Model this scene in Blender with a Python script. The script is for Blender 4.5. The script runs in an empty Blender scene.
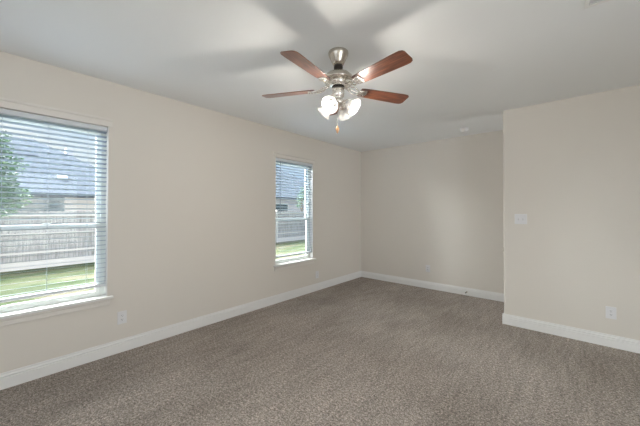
import bpy, bmesh, math, random
from mathutils import Vector, Matrix, noise
C = bpy.context.scene.collection
sc = bpy.context.scene
random.seed(7)
R = math.radians

# ------------------------------------------------------------------ camera
CAM = Vector((3.4962, 0.0, 1.4496)); YAW, PITCH, ROLL = 0.7136, 0.0128, 0.0012
cam = bpy.data.objects.new('camera', bpy.data.cameras.new('camera')); C.objects.link(cam)
F = Vector((-math.sin(YAW)*math.cos(PITCH), math.cos(YAW)*math.cos(PITCH), math.sin(PITCH)))
Rt = Vector((math.cos(YAW), math.sin(YAW), 0)); U = Rt.cross(F)
R2 = Rt*math.cos(ROLL)+U*math.sin(ROLL); U2 = -Rt*math.sin(ROLL)+U*math.cos(ROLL)
M3 = Matrix((R2, U2, -F)).transposed()
cam.matrix_world = Matrix.Translation(CAM) @ M3.to_4x4()
cam.data.sensor_width = 36; cam.data.lens = 290.04/640*36
cam.data.shift_y = -6.228/640
cam.data.clip_start = .05; cam.data.clip_end = 200
sc.camera = cam

# ------------------------------------------------------------------ sky, sun, exposure
SKY_STRENGTH = .60
w = bpy.data.worlds.new('sky'); sc.world = w; w.use_nodes = True
nt = w.node_tree; nt.nodes.clear()
tc = nt.nodes.new('ShaderNodeTexCoord'); mp = nt.nodes.new('ShaderNodeMapping')
mp.inputs['Scale'].default_value = (1, 1, 2.4)
nz = nt.nodes.new('ShaderNodeTexNoise'); nz.inputs['Scale'].default_value = 2.6; nz.inputs['Detail'].default_value = 6
cr = nt.nodes.new('ShaderNodeValToRGB')
cr.color_ramp.elements[0].position = .40; cr.color_ramp.elements[0].color = (.56, .74, .98, 1)
cr.color_ramp.elements[1].position = .62; cr.color_ramp.elements[1].color = (.95, .98, 1.0, 1)
bg = nt.nodes.new('ShaderNodeBackground'); bg.inputs['Strength'].default_value = SKY_STRENGTH
wo = nt.nodes.new('ShaderNodeOutputWorld')
nt.links.new(tc.outputs['Generated'], mp.inputs['Vector']); nt.links.new(mp.outputs[0], nz.inputs['Vector'])
nt.links.new(nz.outputs['Fac'], cr.inputs['Fac']); # overcast sky, brighter towards the zenith
sx = nt.nodes.new('ShaderNodeSeparateXYZ'); nt.links.new(tc.outputs['Generated'], sx.inputs[0])
zr = nt.nodes.new('ShaderNodeMapRange'); zr.inputs['From Min'].default_value = .30; zr.inputs['From Max'].default_value = 1.0
zr.inputs['To Min'].default_value = 1.0; zr.inputs['To Max'].default_value = 3.6
nt.links.new(sx.outputs['Z'], zr.inputs['Value'])
vm = nt.nodes.new('ShaderNodeVectorMath'); vm.operation = 'SCALE'
nt.links.new(cr.outputs['Color'], vm.inputs[0]); nt.links.new(zr.outputs[0], vm.inputs['Scale'])
nt.links.new(vm.outputs[0], bg.inputs['Color'])
nt.links.new(bg.outputs[0], wo.inputs['Surface'])

SUN_DIR = (-1, -.45, .55); SUN_ANGLE = 70
sd = bpy.data.lights.new('sun', 'SUN'); sd.energy = 44; sd.angle = R(SUN_ANGLE); sd.color = (.96, .98, 1)
sun = bpy.data.objects.new('sun', sd); C.objects.link(sun)
sun.rotation_euler = Vector(SUN_DIR).to_track_quat('Z', 'Y').to_euler()
LAMP_W = 6
LAMP_COL = (1, .93, .84)
REAR_W = 22; REAR_X = 3.0; REAR_S = 3.0
HALL_W = 13

def area(name, loc, size, aim, watts, col):
    d = bpy.data.lights.new(name, 'AREA'); d.shape = 'RECTANGLE'; d.size, d.size_y = size
    d.energy = watts; d.color = col
    o = bpy.data.objects.new(name, d); C.objects.link(o); o.location = loc
    o.rotation_euler = (-Vector(aim)).to_track_quat('Z', 'Y').to_euler()
    return o
# added fill light behind the camera, at an invented rear opening
area('rear_fill_light', (REAR_X, -4.30, 1.45), (REAR_S, 1.65), (0, 1, 0), REAR_W, (.88, .94, 1))

# added fill light at the right wall, out of frame
SIDE_W = 24; SIDE_Y = 0.6
area('side_fill_light', (5.60, SIDE_Y, 1.45), (1.8, 1.65), (-1, 0, 0), SIDE_W, (.93, .97, 1))
# added fill light at the hidden passage end, lifts the far corner
area('passage_fill_light', (5.60, 4.97, 1.55), (.60, 1.25), (-1, 0, -.30), HALL_W, (.93, .97, 1))
sc.view_settings.view_transform = 'Standard'; sc.view_settings.look = 'None'
sc.view_settings.gamma = 1; sc.view_settings.use_curve_mapping = False
sc.view_settings.exposure = 0.80

# ------------------------------------------------------------------ materials
def mat(name, col, rough=.5, metal=0, spec=.5, **kw):
    m = bpy.data.materials.new(name); m.use_nodes = True
    b = m.node_tree.nodes['Principled BSDF']
    b.inputs['Base Color'].default_value = (*col, 1); b.inputs['Roughness'].default_value = rough
    b.inputs['Metallic'].default_value = metal; b.inputs['Specular IOR Level'].default_value = spec
    for k, v in kw.items(): b.inputs[k.replace('_', ' ')].default_value = v
    return m
def nodes(m): return m.node_tree.nodes, m.node_tree.links, m.node_tree.nodes['Principled BSDF']
def coords(m, scale=(1, 1, 1), rot=(0, 0, 0)):
    N, L, b = nodes(m)
    t = N.new('ShaderNodeTexCoord'); p = N.new('ShaderNodeMapping')
    p.inputs['Scale'].default_value = scale; p.inputs['Rotation'].default_value = rot
    L.new(t.outputs['Object'], p.inputs['Vector']); return p.outputs[0]
def noise_node(m, vec, scale, detail=3, rough=.5):
    N, L, b = nodes(m); n = N.new('ShaderNodeTexNoise')
    n.inputs['Scale'].default_value = scale; n.inputs['Detail'].default_value = detail; n.inputs['Roughness'].default_value = rough
    L.new(vec, n.inputs['Vector']); return n.outputs['Fac']
def ramp(m, fac, stops):
    N, L, b = nodes(m); r = N.new('ShaderNodeValToRGB'); e = r.color_ramp.elements
    while len(e) < len(stops): e.new(.5)
    for el, (p, c) in zip(e, stops): el.position = p; el.color = (*c, 1)
    L.new(fac, r.inputs['Fac']); return r.outputs['Color']
def bump(m, h, strength, dist=.01):
    N, L, b = nodes(m); n = N.new('ShaderNodeBump'); n.inputs['Strength'].default_value = strength
    n.inputs['Distance'].default_value = dist; L.new(h, n.inputs['Height']); L.new(n.outputs[0], b.inputs['Normal'])
def mixc(m, a, b_, fac, mode='MIX'):
    N, L, b = nodes(m); n = N.new('ShaderNodeMix'); n.data_type = 'RGBA'; n.blend_type = mode
    if isinstance(fac, float): n.inputs[0].default_value = fac
    else: L.new(fac, n.inputs[0])
    for s, v in ((6, a), (7, b_)):
        if isinstance(v, tuple): n.inputs[s].default_value = (*v, 1)
        else: L.new(v, n.inputs[s])
    return n.outputs[2]
def setcol(m, c): nodes(m)[1].new(c, nodes(m)[2].inputs['Base Color'])

M = {}
def paint(name, col, bs=.12):
    m = mat(name, col, .62, spec=.25); v = coords(m)
    bump(m, noise_node(m, v, 160, 3), bs, .002); return m
M['wall'] = paint('wall_paint', (.725, .68, .617))
M['ceiling'] = paint('ceiling_paint', (.87, .88, .875), .2)
M['head'] = mat('casing_paint', (.76, .72, .665), .45)
M['trim'] = mat('trim_paint', (.82, .81, .79), .35)
M['vinyl'] = mat('window_vinyl', (.80, .83, .79), .35)
M['plastic'] = mat('white_plastic', (.76, .75, .75), .3)
M['toggle_gap'] = mat('toggle_gap', (.45, .44, .44), .5)
M['slot_grey'] = mat('socket_slot', (.12, .12, .12), .6)
M['slot'] = mat('dark_slot', (.03, .03, .03), .6)
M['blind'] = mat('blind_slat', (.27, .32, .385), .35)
M['cord'] = mat('cord', (.40, .44, .48), .7)
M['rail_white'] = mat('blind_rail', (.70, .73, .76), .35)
M['wand'] = mat('wand_plastic', (.22, .26, .30), .2)
M['nickel'] = mat('brushed_nickel', (.62, .57, .50), .27, 1)
M['nickel_dark'] = mat('dark_nickel', (.06, .05, .045), .4, .7)
M['chrome'] = mat('bright_nickel', (.90, .86, .81), .26, 1)

m = M['carpet'] = mat('carpet', (.2, .17, .15), .95, spec=.05)
v = coords(m)
sp = noise_node(m, v, 115, 3, .7)
med = noise_node(m, v, 38, 2)
big = noise_node(m, coords(m, (1.0, .6, 1), (0, 0, R(-30))), 1.5, 5, .6)
streak = noise_node(m, coords(m, (11, 1.7, 1), (0, 0, R(6))), 1.6, 4, .6)
tuft = noise_node(m, v, 62, 2, .5)
c1 = ramp(m, sp, [(.34, (.20, .168, .145)), (.52, (.44, .385, .34)), (.68, (.72, .65, .59))])
c2 = ramp(m, med, [(.3, (.80, .80, .80)), (.7, (1.16, 1.16, 1.16))])
c3 = ramp(m, big, [(.34, (.86, .85, .84)), (.5, (1, 1, 1)), (.66, (1.10, 1.10, 1.10))])
c4 = ramp(m, streak, [(.36, (.89, .89, .885)), (.5, (1, 1, 1)), (.66, (1.09, 1.09, 1.09))])
c5 = ramp(m, tuft, [(.34, (.68, .67, .66)), (.5, (1, 1, 1)), (.66, (1.30, 1.30, 1.30))])
c12 = mixc(m, mixc(m, c1, c2, 1.0, 'MULTIPLY'), c3, 1.0, 'MULTIPLY')
setcol(m, mixc(m, mixc(m, c12, c4, 1.0, 'MULTIPLY'), c5, 1.0, 'MULTIPLY'))
N, L, b = nodes(m); ad = N.new('ShaderNodeMath'); L.new(sp, ad.inputs[0]); L.new(med, ad.inputs[1])
bump(m, ad.outputs[0], .8, .02)

m = M['wood'] = mat('cherry_wood', (.3, .1, .05), .35, Coat_Weight=.6, Coat_Roughness=.28)
g = noise_node(m, coords(m, (1.6, 22, 6)), 3.2, 5, .6)
setcol(m, ramp(m, g, [(.3, (.045, .015, .009)), (.5, (.14, .045, .022)), (.72, (.28, .10, .045))]))
M['wood_edge'] = mat('blade_edge', (.035, .016, .012), .4)
M['fob'] = mat('fob_wood', (.36, .20, .10), .35)

# frosted shade glass, lets light through
m = M['shade'] = bpy.data.materials.new('frosted_glass'); m.use_nodes = True
N = m.node_tree.nodes; L = m.node_tree.links; b = N['Principled BSDF']
b.inputs['Base Color'].default_value = (.38, .38, .38, 1); b.inputs['Roughness'].default_value = .18
tr = N.new('ShaderNodeBsdfTranslucent'); tr.inputs['Color'].default_value = (.95, .94, .92, 1)
tp = N.new('ShaderNodeBsdfTransparent'); mx = N.new('ShaderNodeMixShader'); mx.inputs[0].default_value = .07
mx2 = N.new('ShaderNodeMixShader'); mx2.inputs[0].default_value = .12
L.new(b.outputs[0], mx.inputs[1]); L.new(tr.outputs[0], mx.inputs[2])
L.new(mx.outputs[0], mx2.inputs[1]); L.new(tp.outputs[0], mx2.inputs[2])
L.new(mx2.outputs[0], N['Material Output'].inputs['Surface'])
m = M['bulb'] = bpy.data.materials.new('lit_bulb'); m.use_nodes = True
b = m.node_tree.nodes['Principled BSDF']; b.inputs['Emission Color'].default_value = (1, .95, .86, 1); b.inputs['Emission Strength'].default_value = 1.5

# window pane: clear glass with a Fresnel sheen
m = M['glass'] = bpy.data.materials.new('window_glass'); m.use_nodes = True
N = m.node_tree.nodes; L = m.node_tree.links; N.remove(N['Principled BSDF'])
tp = N.new('ShaderNodeBsdfTransparent'); tp.inputs['Color'].default_value = (.95, .975, .97, 1)
gl = N.new('ShaderNodeBsdfGlossy'); gl.inputs['Roughness'].default_value = .02
fr = N.new('ShaderNodeFresnel'); fr.inputs['IOR'].default_value = 1.3; mx = N.new('ShaderNodeMixShader')
L.new(fr.outputs[0], mx.inputs[0]); L.new(tp.outputs[0], mx.inputs[1]); L.new(gl.outputs[0], mx.inputs[2])
L.new(mx.outputs[0], N['Material Output'].inputs['Surface'])

m = M['grass'] = mat('lawn_grass', (.2, .3, .1), .9, spec=.1); v = coords(m)
a = noise_node(m, coords(m, (1.0, .35, 1)), 2.2, 5, .6); s = noise_node(m, v, 40, 3, .7)
c = ramp(m, a, [(.36, (.048, .072, .026)), (.5, (.09, .105, .05)), (.64, (.16, .14, .096))])
setcol(m, mixc(m, c, ramp(m, s, [(.3, (.6, .6, .6)), (.7, (1.35, 1.35, 1.3))]), 1.0, 'MULTIPLY')); bump(m, s, .8, .05)
m = M['fence'] = mat('weathered_cedar', (.45, .43, .43), .85, spec=.1)
g = noise_node(m, coords(m, (6, 9, .7)), 3, 4, .6)
setcol(m, ramp(m, g, [(.3, (.20, .195, .205)), (.5, (.33, .32, .335)), (.7, (.46, .44, .46))]))
M['fence_rail'] = mat('fence_rail_wood', (.55, .52, .53), .85, spec=.1)
def brick(name, c1, c2, mo):
    m = mat(name, c1, .9, spec=.1); N, L, b = nodes(m); n = N.new('ShaderNodeTexBrick')
    n.inputs['Color1'].default_value = (*c1, 1); n.inputs['Color2'].default_value = (*c2, 1); n.inputs['Mortar'].default_value = (*mo, 1)
    n.inputs['Scale'].default_value = 1; n.inputs['Brick Width'].default_value = .32; n.inputs['Row Height'].default_value = .13; n.inputs['Mortar Size'].default_value = .012
    L.new(coords(m, (1, 1, 1), (R(90), 0, R(90))), n.inputs['Vector']); L.new(n.outputs['Color'], b.inputs['Base Color']); return m
M['stone'] = brick('pale_stone', (.78, .70, .68), (.66, .59, .58), (.78, .76, .76))
M['brick'] = brick('pale_brick', (.60, .56, .60), (.50, .47, .53), (.68, .66, .70))
m = M['roof'] = mat('grey_shingle', (.3, .33, .4), .9, spec=.1)
a = noise_node(m, coords(m, (1, 1, 5)), 5, 4, .7)
setcol(m, ramp(m, a, [(.3, (.085, .10, .125)), (.7, (.15, .17, .205))]))
M['fascia'] = mat('grey_fascia', (.07, .08, .10), .7)
M['pane_dark'] = mat('dark_window', (.05, .08, .10), .1)
M['skylight'] = mat('skylight_dome', (.62, .66, .72), .2)
m = M['leaf'] = mat('leaf', (.1, .25, .08), .6, spec=.3)
a = noise_node(m, coords(m), 2.2, 4, .7)
setcol(m, ramp(m, a, [(.35, (.055, .12, .075)), (.52, (.12, .22, .125)), (.68, (.25, .35, .15))]))
M['bark'] = mat('bark', (.16, .12, .09), .9)

# ------------------------------------------------------------------ mesh helpers
class MB:
    def __init__(s): s.bm = bmesh.new(); s.mi = 0
    def box(s, a, b, mtx=None, mi=0):
        x0, y0, z0 = (min(p, q) for p, q in zip(a, b)); x1, y1, z1 = (max(p, q) for p, q in zip(a, b))
        vs = [s.bm.verts.new((x, y, z)) for x in (x0, x1) for y in (y0, y1) for z in (z0, z1)]
        if mtx:
            for v in vs: v.co = mtx @ v.co
        for f in ((0, 1, 3, 2), (4, 6, 7, 5), (0, 4, 5, 1), (2, 3, 7, 6), (0, 2, 6, 4), (1, 5, 7, 3)):
            s.bm.faces.new([vs[i] for i in f]).material_index = mi
        return s
    def lathe(s, prof, n=32, mtx=None, ripple=0, lobes=0, closed=False):
        rings = []
        for k, (r, z) in enumerate(prof):
            ring = []
            for i in range(n):
                a = 2*math.pi*i/n; rr = r
                if ripple: rr = r + ripple*(abs(math.cos(lobes*a/2))-.5)*(k/len(prof))
                c = Vector((rr*math.cos(a), rr*math.sin(a), z))
                ring.append(s.bm.verts.new(mtx @ c if mtx else c))
            rings.append(ring)
        for r0, r1 in zip(rings, rings[1:]):
            for i in range(n):
                f = s.bm.faces.new((r0[i], r0[(i+1) % n], r1[(i+1) % n], r1[i])); f.smooth = True
        if closed:
            s.bm.faces.new(rings[0][::-1]); s.bm.faces.new(rings[-1])
        return s
    def tube(s, pts, rad, n=8, caps=True):
        pts = [Vector(p) for p in pts]; rings = []; prev = None
        for i, p in enumerate(pts):
            t = (pts[min(i+1, len(pts)-1)]-pts[max(i-1, 0)]).normalized()
            if prev is None: x = t.orthogonal().normalized()
            else: x = (prev-t*prev.dot(t)).normalized()
            prev = x; y = t.cross(x); r = rad[i] if isinstance(rad, (list, tuple)) else rad
            rings.append([s.bm.verts.new(p+x*r*math.cos(2*math.pi*k/n)+y*r*math.sin(2*math.pi*k/n)) for k in range(n)])
        for a, b in zip(rings, rings[1:]):
            for k in range(n):
                f = s.bm.faces.new((a[k], a[(k+1) % n], b[(k+1) % n], b[k])); f.smooth = True
        if caps: s.bm.faces.new(rings[0][::-1]); s.bm.faces.new(rings[-1])
        return s
    def prism(s, pts, vec, mi=0):
        vec = Vector(vec); a = [s.bm.verts.new(p) for p in pts]; b = [s.bm.verts.new(Vector(p)+vec) for p in pts]
        s.bm.faces.new(a[::-1]).material_index = mi; s.bm.faces.new(b).material_index = mi
        for i in range(len(a)):
            j = (i+1) % len(a); s.bm.faces.new((a[i], a[j], b[j], b[i])).material_index = mi
        return s
    def poly(s, pts): s.bm.faces.new([s.bm.verts.new(p) for p in pts]); return s
    def obj(s, name, m, parent=None, bevel=0, loc=None, seg=2, **props):
        me = bpy.data.meshes.new(name)
        bmesh.ops.recalc_face_normals(s.bm, faces=s.bm.faces[:])
        s.bm.to_mesh(me); s.bm.free()
        for mm in (m if isinstance(m, (list, tuple)) else [m]): me.materials.append(mm)
        o = bpy.data.objects.new(name, me); C.objects.link(o)
        if parent: o.parent = parent
        if loc: o.location = loc
        if bevel:
            bv = o.modifiers.new('bevel', 'BEVEL'); bv.width = bevel; bv.segments = seg; bv.limit_method = 'ANGLE'
        for k, v in props.items(): o[k] = v
        return o
def empty(name, loc, rz=0, **props):
    o = bpy.data.objects.new(name, None); C.objects.link(o); o.location = loc; o.rotation_euler = (0, 0, rz)
    o.empty_display_size = .1
    for k, v in props.items(): o[k] = v
    return o
def copy_tree(o, parent=None):
    c = o.copy(); C.objects.link(c); c.parent = parent
    for ch in [q for q in bpy.data.objects if q.parent == o]: copy_tree(ch, c)
    return c

# ------------------------------------------------------------------ room shell
H = 2.7432; XR = 5.7; YB = 5.422; YR = -4.4; YP = 4.3807; XP = 2.8328; PT = .13; WT = .15
Z0, Z1 = .598, 2.286                         # window openings
WIN = [(-.069, .8059), (2.9736, 3.8484)]
ST = dict(kind='structure')
MB().box((-WT, YR-WT, -.2), (XR+WT, YB+WT, 0)).obj('floor', M['carpet'], **ST)
MB().box((-WT, YR-WT, H), (XR+WT, YB+WT, H+.3)).obj('ceiling', M['ceiling'], **ST)
wl = MB(); y = YR-WT
for a, b_ in WIN:
    wl.box((-WT, y, 0), (0, a, H)); wl.box((-WT, a, 0), (0, b_, Z0-.001)); wl.box((-WT, a, Z1), (0, b_, H)); y = b_
wl.box((-WT, y, 0), (0, YB+WT, H)).obj('wall_left', M['wall'], **ST)
MB().box((0, YB, 0), (XR+WT, YB+WT, H)).obj('wall_back', M['wall'], **ST)
SY0, SY1 = SIDE_Y-.93, SIDE_Y+.93
MB().box((XR, YR, 0), (XR+WT, SY0, H)).box((XR, SY1, 0), (XR+WT, 4.62, H)).box((XR, 5.32, 0), (XR+WT, YB, H)).box((XR, 4.62, 0), (XR+WT, 5.32, .9)).box((XR, 4.62, 2.3), (XR+WT, 5.32, H)).box((XR, SY0, 0), (XR+WT, SY1, .6)).box((XR, SY0, 2.29), (XR+WT, SY1, H)).obj('wall_right', M['wall'], **ST)
# rear wall, opening added to go with the rear fill light
rw = MB(); RX0, RX1, RZ0, RZ1 = 1.45, 4.55, .6, 2.29
rw.box((0, YR-WT, 0), (RX0, YR, H)).box((RX1, YR-WT, 0), (XR+WT, YR, H)).box((RX0, YR-WT, 0), (RX1, YR, RZ0)).box((RX0, YR-WT, RZ1), (RX1, YR, H))
rw.obj('wall_rear', M['wall'], **ST)
# partition with bullnose corner
pb = MB(); r = .02; pts = []
for k in range(7):
    a = math.pi+math.pi/2*k/6; pts.append((XP+r+r*math.cos(a), YP+r+r*math.sin(a), 0))
pts += [(XR, YP, 0), (XR, YP+PT, 0)]
for k in range(7):
    a = math.pi/2+math.pi/2*k/6; pts.append((XP+r+r*math.cos(a), YP+PT-r+r*math.sin(a), 0))
pb.prism(pts, (0, 0, H)).obj('wall_partition', M['wall'], **ST)

BP = [(0, 0), (.015, 0), (.015, .086), (.008, .090), (.008, .094), (.014, .097), (.015, .103), (.011, .109), (.006, .113), (.005, .130), (0, .130)]
def baseboard(name, p0, p1, n, ext0=0, ext1=0):
    p0, p1, n = Vector((*p0, 0)), Vector((*p1, 0)), Vector((*n, 0)); d = (p1-p0).normalized()
    p0 -= d*ext0; p1 += d*ext1
    return MB().prism([p0+n*a+Vector((0, 0, z)) for a, z in BP], p1-p0).obj(name, M['trim'], **ST)
baseboard('baseboard_left', (0, YR), (0, YB), (1, 0))
baseboard('baseboard_back', (0, YB), (XR, YB), (0, -1))
baseboard('baseboard_partition', (XP, YP), (XR, YP), (0, -1), .016)
baseboard('baseboard_end', (XP, YP), (XP, YP+PT-.03), (-1, 0), .0)
baseboard('baseboard_right', (XR, YR), (XR, YP), (-1, 0))
baseboard('baseboard_rear', (0, YR), (XR, YR), (0, 1))

# ------------------------------------------------------------------ windows
def window(i, y0, y1):
    r_ = empty('window_%d' % i, (0, y0, Z0), kind='structure'); W = y1-y0; HH = Z1-Z0
    fx0, fx1 = -.135, -.075
    f = MB()
    for a, b_ in (((fx0, 0, 0), (fx1, .045, HH)), ((fx0, W-.045, 0), (fx1, W, HH)), ((fx0, .045, 0), (fx1, W-.045, .016)), ((fx0, .045, HH-.04), (fx1, W-.045, HH))): f.box(a, b_)
    f.obj('frame', M['vinyl'], r_, .003)
    zm = .665
    def sash(x0, x1, za, zb, nm):
        s = MB(); t = .035
        s.box((x0, .045, za), (x1, .045+t, zb)).box((x0, W-.045-t, za), (x1, W-.045, zb)).box((x0, .045+t, za), (x1, W-.045-t, za+t)).box((x0, .045+t, zb-t), (x1, W-.045-t, zb))
        s.obj('sash', M['vinyl'], r_, .003)
        MB().box(((x0+x1)/2-.002, .045+t, za+t), ((x0+x1)/2+.002, W-.045-t, zb-t)).obj('glass', M['glass'], r_)
    sash(-.108, -.082, .016, zm+.055, 'lower')
    sash(-.132, -.110, zm+.02, HH-.04, 'upper')
    MB().box((-.082, W/2-.03, zm+.055), (-.100, W/2+.03, zm+.068)).obj('sash_lock', M['vinyl'], r_, .002)
    # stool and apron
    s = MB().box((-.075, -.0, -.026), (.0, W, 0)).box((0, -.045, -.026), (.04, W+.045, 0)).obj('sill', M['trim'], r_, .005)
    ap = [(0, -.092), (.010, -.092), (.012, -.085), (.012, -.050), (.018, -.045), (.018, -.026), (0, -.026)]
    MB().prism([(x, -.02, z) for x, z in ap], (0, W+.04, 0)).obj('apron', M['head'], r_)
    hd = [(0, HH), (.010, HH), (.012, HH+.012), (.012, HH+.052), (.020, HH+.060), (.024, HH+.076), (0, HH+.076)]
    MB().prism([(x, -.025, z) for x, z in hd], (0, W+.05, 0)).obj('head_trim', M['head'], r_)
    # painted jamb liners
    MB().box((-.075, W-.006, 0), (-.001, W, HH)).obj('jamb_liner', M['trim'], r_)
    MB().box((-.075, 0, 0), (-.001, .006, HH)).obj('jamb_liner', M['trim'], r_)
for i, (a, b_) in enumerate(WIN): window(i+1, a, b_)
# unseen windows, added to go with the fill lights
def added_window(i, loc, rz, W, HH):
    r_ = empty('window_%d' % i, loc, rz, kind='structure')
    f = MB()
    for a, b_ in (((0, -.03, 0), (.05, .03, HH)), ((W-.05, -.03, 0), (W, .03, HH)), ((.05, -.03, 0), (W-.05, .03, .05)), ((.05, -.03, HH-.05), (W-.05, .03, HH)), ((W/2-.03, -.03, .05), (W/2+.03, .03, HH-.05))): f.box(a, b_)
    f.obj('frame', M['vinyl'], r_)
    MB().box((.05, -.002, .05), (W-.05, .002, HH-.05)).obj('glass', M['glass'], r_)
added_window(3, (RX0, YR-.08, RZ0), 0, RX1-RX0, RZ1-RZ0)
added_window(4, (XR+.08, SY0, .6), R(90), SY1-SY0, 1.69)

# ------------------------------------------------------------------ blinds
def make_blind(W):
    HH = Z1-Z0; xc = -.040
    r_ = empty('window_blind', (0, 0, Z0))
    MB().box((xc-.027, .010, HH-.046), (xc+.024, W-.010, HH-.003)).obj('headrail', M['rail_white'], r_, .003)
    zb = .097
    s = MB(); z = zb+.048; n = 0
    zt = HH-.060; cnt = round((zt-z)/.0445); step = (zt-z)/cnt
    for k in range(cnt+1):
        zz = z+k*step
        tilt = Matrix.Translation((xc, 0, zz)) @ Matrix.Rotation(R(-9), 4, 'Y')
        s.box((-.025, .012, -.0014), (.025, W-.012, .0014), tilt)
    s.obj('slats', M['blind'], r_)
    MB().box((xc-.026, .012, zb), (xc+.026, W-.012, zb+.026)).obj('bottom_rail', M['rail_white'], r_, .004)
    for yy in (.155, .435, .715):
        c = MB()
        for dx in (-.026, .026): c.box((xc+dx-.0006, yy-.0008, zb+.02), (xc+dx+.0006, yy+.0008, HH-.04))
        c.obj('ladder_cord', M['cord'], r_)
    MB().tube([(-.008, .105, HH-.05), (-.006, .104, 1.5), (-.004, .102, .80)], .0045, 8).obj('tilt_wand', M['wand'], r_)
    return r_
b1 = make_blind(.8748); b1.location.y = WIN[0][0]
b2 = copy_tree(b1); b2.location.y = WIN[1][0]
for o, l in ((b1, 'white horizontal slat blind in the larger-looking window nearest the photographer'),
             (b2, 'white horizontal slat blind with dark tilt wand in the window near the far corner')):
    o['label'] = l; o['category'] = 'window blind'; o['group'] = 'slatted blinds in the left wall windows'

# ------------------------------------------------------------------ ceiling fan
FX, FY = 2.065, 1.880
fan = empty('ceiling_fan', (FX, FY, H), label='five-blade ceiling fan in brushed nickel with cherry wood blades and lit lamps', category='ceiling fan')
def z(v): return v-H       # world height to fan-local
MB().lathe([(.004, 0), (.080, 0), (.082, -.008), (.080, -.024), (.074, -.038), (.050, -.088), (.038, -.110), (.004, -.112)], 40).obj('canopy', M['nickel'], fan)
MB().lathe([(.004, -.112), (.037, -.112), (.037, -.132), (.030, -.142), (.004, -.142)], 24).obj('hanger_cover', M['nickel_dark'], fan)
MB().lathe([(.013, -.13), (.013, z(2.588)), (.026, z(2.582)), (.026, z(2.572)), (.004, z(2.57))], 20).obj('downrod', M['nickel'], fan)
MB().lathe([(.02, z(2.582)), (.060, z(2.576)), (.095, z(2.560)), (.116, z(2.538)), (.122, z(2.518)), (.118, z(2.505)), (.100, z(2.498)), (.01, z(2.498))], 48).obj('motor_housing', M['nickel'], fan)
MB().lathe([(.085, z(2.500)), (.088, z(2.490)), (.082, z(2.470)), (.070, z(2.462)), (.01, z(2.462))], 40).obj('flywheel', M['chrome'], fan)
MB().lathe([(.05, z(2.464)), (.051, z(2.459)), (.044, z(2.452)), (.01, z(2.450))], 36).obj('collar', M['nickel_dark'], fan)
MB().lathe([(.030, z(2.453)), (.047, z(2.448)), (.049, z(2.400)), (.046, z(2.380)), (.036, z(2.372)), (.034, z(2.360)), (.044, z(2.350)), (.050, z(2.335)), (.046, z(2.318)), (.028, z(2.306)), (.012, z(2.298)), (.010, z(2.290)), (.002, z(2.288))], 36).obj('switch_housing', M['chrome'], fan)
ZBL = 2.445
def blade_mesh():
    mb = MB(); t = .006
    st = [(.195, -.048, .048), (.215, -.055, .055), (.40, -.064, .064), (.60, -.071, .071), (.635, -.070, .069), (.655, -.060, .058), (.663, -.045, .040)]
    lo = [(x, a) for x, a, b_ in st]; hi = [(x, b_) for x, a, b_ in st][::-1]
    mb.prism([(x, y_, -t/2) for x, y_ in lo+hi], (0, 0, t))
    return mb
def arm_mesh():
    mb = MB()
    for s_ in (-1, 1):
        mb.tube([(.070, s_*.012, .030), (.10, s_*.026, .022), (.135, s_*.040, .004), (.165, s_*.034, -.008), (.185, s_*.018, -.010), (.20, s_*.026, -.009), (.235, s_*.036, -.007)], [.008, .008, .007, .006, .006, .007, .008], 8)
    mb.tube([(.075, 0, .024), (.12, 0, .006), (.17, 0, -.010), (.25, 0, -.007)], [.009, .007, .006, .009], 8)
    mb.prism([(.185, -.034, -.009), (.25, -.040, -.009), (.262, 0, -.009), (.25, .040, -.009), (.185, .034, -.009)], (0, 0, .005))
    for x, y_ in ((.235, -.028), (.235, .028), (.252, 0)):
        mb.lathe([(.001, -.014), (.006, -.013), (.007, -.009)], 10, Matrix.Translation((x, y_, 0)))
    return mb
b0 = a0 = None
for k in range(5):
    az = 2.339+k*R(72)
    mtx = (Matrix.Rotation(az, 4, 'Z') @ Matrix.Rotation(R(-12), 4, 'X'))
    if b0 is None:
        b0 = blade_mesh().obj('blade', [M['wood']], fan, .0015); a0 = arm_mesh().obj('blade_arm', M['chrome'], fan); b, a = b0, a0
    else:
        b = b0.copy(); a = a0.copy(); C.objects.link(b); C.objects.link(a)
    for o in (b, a):
        o.matrix_local = Matrix.Translation((0, 0, z(ZBL))) @ mtx
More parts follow.
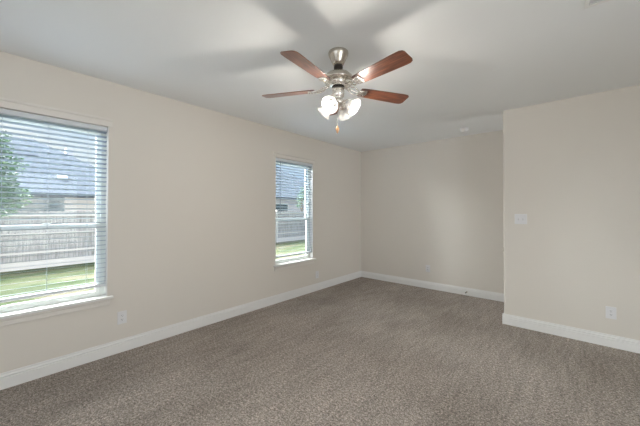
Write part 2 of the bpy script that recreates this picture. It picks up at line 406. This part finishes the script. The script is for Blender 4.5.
# light kit
def frame_to(o, axis):
    q = Vector(axis).normalized().to_track_quat('Z', 'Y'); return Matrix.Translation(o) @ q.to_matrix().to_4x4()
for k in range(4):
    az = R(-80+90*k); d = Vector((math.cos(az), math.sin(az), 0)); ax = (d*.83+Vector((0, 0, -.60))).normalized()
    p0 = d*.035+Vector((0, 0, z(2.335))); p1 = d*.060+Vector((0, 0, z(2.332))); p2 = d*.074+Vector((0, 0, z(2.318)))
    MB().tube([p0, (p0+p1)/2+Vector((0, 0, .005)), p1, p2], .0085, 10).obj('lamp_arm', M['chrome'], fan)
    mtx = frame_to(p2, ax)
    MB().lathe([(.002, -.006), (.024, -.006), (.028, .004), (.027, .020), (.024, .022)], 24, mtx).obj('lamp_socket', M['chrome'], fan)
    prof = [(.024, .010), (.035, .018), (.043, .034), (.047, .050), (.052, .066), (.060, .080), (.069, .088)]
    inn = [(r0-.003, z0+.0015) for r0, z0 in prof][::-1]
    sh = MB().lathe(prof+inn, 48, mtx, .004, 16).obj('lamp_shade', M['shade'], fan, label='frosted white glass bell shade')
    MB().lathe([(.001, .024), (.012, .026), (.013, .040), (.020, .052), (.023, .062), (.019, .074), (.010, .081), (.001, .083)], 20, mtx).obj('bulb', M['bulb'], sh)
    ld = bpy.data.lights.new('lamp_light', 'POINT'); ld.energy = LAMP_W; ld.color = LAMP_COL; ld.shadow_soft_size = .022
    lo = bpy.data.objects.new('lamp_light', ld); C.objects.link(lo); lo.location = Vector((FX, FY, H))+p2+ax*.095; lo.rotation_euler = (-ax).to_track_quat('Z', 'Y').to_euler()
ch = MB().tube([(0, -.012, z(2.30)), (0, -.012, z(2.135))], .0024, 6).obj('pull_chain', M['chrome'], fan)
MB().lathe([(.001, z(2.138)), (.007, z(2.134)), (.014, z(2.118)), (.015, z(2.106)), (.009, z(2.092)), (.006, z(2.080)), (.001, z(2.076))], 16, Matrix.Translation((0, -.012, 0))).obj('chain_fob', M['fob'], ch)

# ------------------------------------------------------------------ small fittings
def plate_root(name, loc, rz, **p): return empty(name, loc, rz, **p)    # local +Y points into the room
def outlet(name, loc, rz, **p):
    r_ = plate_root(name, loc, rz, **p)
    MB().box((-.041, 0, -.064), (.041, .006, .064)).obj('cover_plate', M['plastic'], r_, .002)
    for s_ in (-1, 1):
        so = MB().box((-.017, .006, s_*.020-.014), (.017, .0085, s_*.020+.014)).obj('socket', M['plastic'], r_, .003)
        sl = MB()
        for dx in (-.006, .006): sl.box((dx-.0013, .0080, s_*.020-.003), (dx+.0013, .0090, s_*.020+.007))
        sl.box((-.0025, .0080, s_*.020-.011), (.0025, .0090, s_*.020-.006))
        sl.obj('slots', M['slot_grey'], so)
    return r_
G = 'duplex wall outlets in white plates'
outlet('power_outlet', (0, .933, .350), R(-90), label='white duplex power outlet low on left wall beside nearest window', category='outlet', group=G)
outlet('power_outlet', (0, 3.958, .285), R(-90), label='white duplex power outlet below the far window on left wall', category='outlet', group=G)
outlet('power_outlet', (1.468, YB, .370), R(180), label='white duplex power outlet low in middle of back wall', category='outlet', group=G)
outlet('power_outlet', (3.809, YP, .363), R(180), label='white duplex power outlet low on the projecting partition wall', category='outlet', group=G)
sw = plate_root('light_switch', (3.020, YP, 1.345), R(180), label='white double toggle light switch on the partition wall near its edge', category='light switch')
MB().box((-.064, 0, -.062), (.064, .006, .062)).obj('switch_plate', M['plastic'], sw, .002)
for dx in (-.023, .023):
    MB().box((dx-.0055, .004, -.012), (dx+.0055, .007, .012)).obj('toggle_frame', M['toggle_gap'], sw)
    MB().box((dx-.004, .005, -.004), (dx+.004, .016, .008)).obj('toggle', M['plastic'], sw, .001)
sm = empty('smoke_detector', (2.235, 4.93, H), label='small white round smoke detector on ceiling near back wall', category='smoke detector')
MB().lathe([(.001, 0), (.062, 0), (.062, -.012), (.001, -.012)], 32).obj('mounting_base', M['plastic'], sm)
MB().lathe([(.058, -.011), (.056, -.034), (.044, -.050), (.001, -.053)], 32).obj('detector_body', M['plastic'], sm)
# ceiling vent
vt = empty('ceiling_vent', (3.72, 2.39, H), label='white rectangular ceiling air vent nearest the photographer, right of the fan', category='air vent')
f = MB(); vx, vy = .15, .10
f.box((-vx, -vy, -.008), (vx, -vy+.022, 0)).box((-vx, vy-.022, -.008), (vx, vy, 0)).box((-vx, -vy+.022, -.008), (-vx+.022, vy-.022, 0)).box((vx-.022, -vy+.022, -.008), (vx, vy-.022, 0))
f.obj('frame', M['trim'], vt)
s = MB()
for k in range(9):
    yy = -vy+.032+k*.017
    s.box((-vx+.022, -.007, -.001), (vx-.022, .007, .001), Matrix.Translation((0, yy, -.006)) @ Matrix.Rotation(R(35), 4, 'X'))
s.obj('louvres', M['trim'], vt)
# door stop on back baseboard
ds = empty('door_stop', (2.137, YB-.016, .060), label='metal door stop with white tip on the back wall baseboard', category='door stop')
MB().lathe([(.001, 0), (.012, 0), (.012, .004), (.005, .006), (.005, .060)], 14, Matrix.Rotation(R(90), 4, 'X')).obj('stop_rod', M['nickel'], ds)
MB().lathe([(.005, .058), (.009, .060), (.009, .072), (.001, .074)], 14, Matrix.Rotation(R(90), 4, 'X')).obj('rubber_tip', M['slot'], ds)
# brass strike plate on the end of the partition, for the door of the passage behind it
st = MB().box((-.004, -.010, -.028), (.0, .022, .028)).obj('strike_plate', M['nickel'], None, .001, (XP, YP+.022, .950), label='small metal strike plate on the end edge of the partition wall', category='strike plate')
# unseen window added at the passage end, around its fill light
added_window(5, (XR+.08, 4.62, .9), R(90), .70, 1.4)

# ------------------------------------------------------------------ outside
GZ = -.2
MB().box((-60, -40, GZ-.3), (-WT-.02, 60, GZ)).obj('ground', M['grass'], **ST)
fn = empty('wooden_fence', (-8, 6, GZ), label='weathered grey board privacy fence across the lawn outside both windows', category='fence')
pk = MB(); y = -14.0; random.seed(3)
while y < 16:
    h = 1.62+random.uniform(-.012, .012); x = random.uniform(-.003, .003)
    pk.box((x-.009, y, .12), (x+.009, y+.098, h)); pk.box((x-.040, y+.085, .12), (x-.024, y+.160, h-.01)); y += .140
pk.obj('pickets', M['fence'], fn)
for zz in (.45, .98, 1.50):
    MB().box((.011, -14, zz-.022), (.050, 16, zz+.022)).obj('rail', M['fence_rail'], fn)
MB().box((.011, -14, .0), (.034, 16, .21)).obj('kickboard', M['fence_rail'], fn)
po = None
for k in range(12):
    yy = -13.5+1.857-6+.0+k*2.44+7.216
    if po is None:
        po = MB().box((.012, -.045, 0), (.10, .045, 1.70)).obj('post', M['fence_rail'], fn); o = po
    else: o = po.copy(); C.objects.link(o)
    o.location.y = -13.263+k*2.44+0.0
def hip_roof(mb, x0, x1, y0, y1, ze, zr, hip0=True, hip1=True):
    xm = (x0+x1)/2; d_ = abs(x1-x0)/2
    A, B, Cc, D = (x0, y0, ze), (x1, y0, ze), (x1, y1, ze), (x0, y1, ze)
    r0 = (xm, y0+(d_ if hip0 else 0), zr); r1 = (xm, y1-(d_ if hip1 else 0), zr)
    mb.poly([A, D, r1, r0]); mb.poly([B, r0, r1, Cc]); mb.poly([A, r0, B]); mb.poly([D, Cc, r1]); mb.poly([A, B, Cc, D])
h1 = empty('neighbouring_house', (0, 0, 0), label='pale stone house with grey hipped roof and skylight beyond the fence', category='house', group='houses beyond the fence')
MB().box((-20.9, -12, GZ), (-13.1, 5.5, 2.05)).obj('wall', M['stone'], h1)
mb = MB(); hip_roof(mb, -21.4, -12.6, -13, 6.0, 2.16, 5.02); mb.obj('roof', M['roof'], h1)
mb = MB(); hip_roof(mb, -19.0, -15.4, -3.2, 1.6, 4.0, 5.30); mb.obj('dormer_roof', M['roof'], h1)
MB().box((-21.3, -12.9, 2.00), (-12.62, 5.95, 2.155)).obj('fascia', M['fascia'], h1)
wd = MB().box((-13.12, -1.5, .9), (-13.06, 2.25, 2.0)).obj('window', M['pane_dark'], h1)
MB().box((-13.055, .3, .9), (-13.03, .36, 2.0)).obj('mullion', M['trim'], wd)
ta = math.atan2(2.86, 4.4)
sk = Matrix.Translation((-13.75, 2.26, 2.16+1.15*2.86/4.4)) @ Matrix.Rotation(ta, 4, 'Y')
MB().box((-.16, -.17, .0), (.16, .17, .09), sk).obj('skylight', M['skylight'], h1, .02)
MB().box((-16.9, 2.75, 3.9), (-16.5, 3.05, 4.72)).obj('chimney', M['brick'], h1)
h2 = empty('neighbouring_house', (0, 0, 0), label='pale grey brick house with a plain hip roof seen through the far window', category='house', group='houses beyond the fence')
MB().box((-22, 9.5, GZ), (-13.1, 21.5, 2.3)).obj('wall', M['brick'], h2)
mb = MB(); hip_roof(mb, -22.5, -12.5, 9.0, 22.0, 2.42, 5.75); mb.obj('roof', M['roof'], h2)
MB().box((-22.4, 9.1, 2.28), (-12.55, 21.9, 2.41)).obj('fascia', M['fascia'], h2)
wd = MB().box((-13.12, 14.0, .7), (-13.07, 15.4, 2.0)).obj('window', M['trim'], h2)
MB().box((-13.068, 14.1, .8), (-13.05, 15.3, 1.9)).obj('pane', M['pane_dark'], wd)

def tree(loc, blobs, nleaf, size, trunk, seed, **p):
    random.seed(seed); r_ = empty('leafy_tree', loc, **p)
    t = MB(); t.tube([(0, 0, 0), (.03, .02, trunk*.5), (-.02, .05, trunk)], [.09, .07, .045], 10)
    for c, r in blobs:
        t.tube([(-.02, .05, trunk*.8), ((c[0])*.5, c[1]*.5, (trunk*.9+c[2])*.5), c], [.035, .022, .008], 6)
    t.obj('trunk', M['bark'], r_)
    lv = MB()
    for c, r in blobs:
        n = int(nleaf*r*r)
        for _ in range(n):
            v_ = Vector([random.gauss(0, 1) for _ in range(3)]).normalized()*r*(random.random()**.4)
            p_ = Vector(c)+v_; q = Matrix.Rotation(random.uniform(0, 6.28), 3, 'Z') @ Matrix.Rotation(random.uniform(-1.2, 1.2), 3, 'X')
            s_ = size*random.uniform(.7, 1.3)
            pts = [p_+q @ Vector(a)*s_ for a in ((-1, 0, 0), (-.3, -.45, .1), (.5, -.35, .1), (1.1, 0, 0), (.5, .35, .1), (-.3, .45, .1))]
            lv.bm.faces.new([lv.bm.verts.new(a) for a in pts])
    lv.obj('foliage', M['leaf'], r_)
    return r_
tree((-6.2, -.7, GZ), [((0, 0, 2.6), .9), ((.2, .65, 2.3), .55), ((0, .55, 3.2), .55), ((.1, -.6, 3.1), .8), ((0, .1, 3.9), .6), ((.1, .9, 1.75), .32), ((0, .45, 1.85), .4), ((.1, 1.05, 2.65), .3), ((0, .3, 3.7), .45), ((0, -.5, 2.0), .6), ((.1, .75, 2.0), .35), ((.1, .95, 2.2), .3), ((0, 1.15, 1.95), .3), ((.1, .8, 3.0), .35), ((0, .3, 4.2), .4)],
     5500, .034, 1.9, 5, label='leafy green tree on the lawn outside the nearest window', category='tree', group='trees outside')
tree((-9.2, 12.9, GZ), [((0, 0, 2.5), .34), ((.1, .28, 2.2), .28), ((0, -.2, 2.0), .26), ((0, .1, 2.85), .25)],
     1300, .05, 1.9, 9, label='small slender green tree behind the fence beyond the far window', category='tree', group='trees outside')
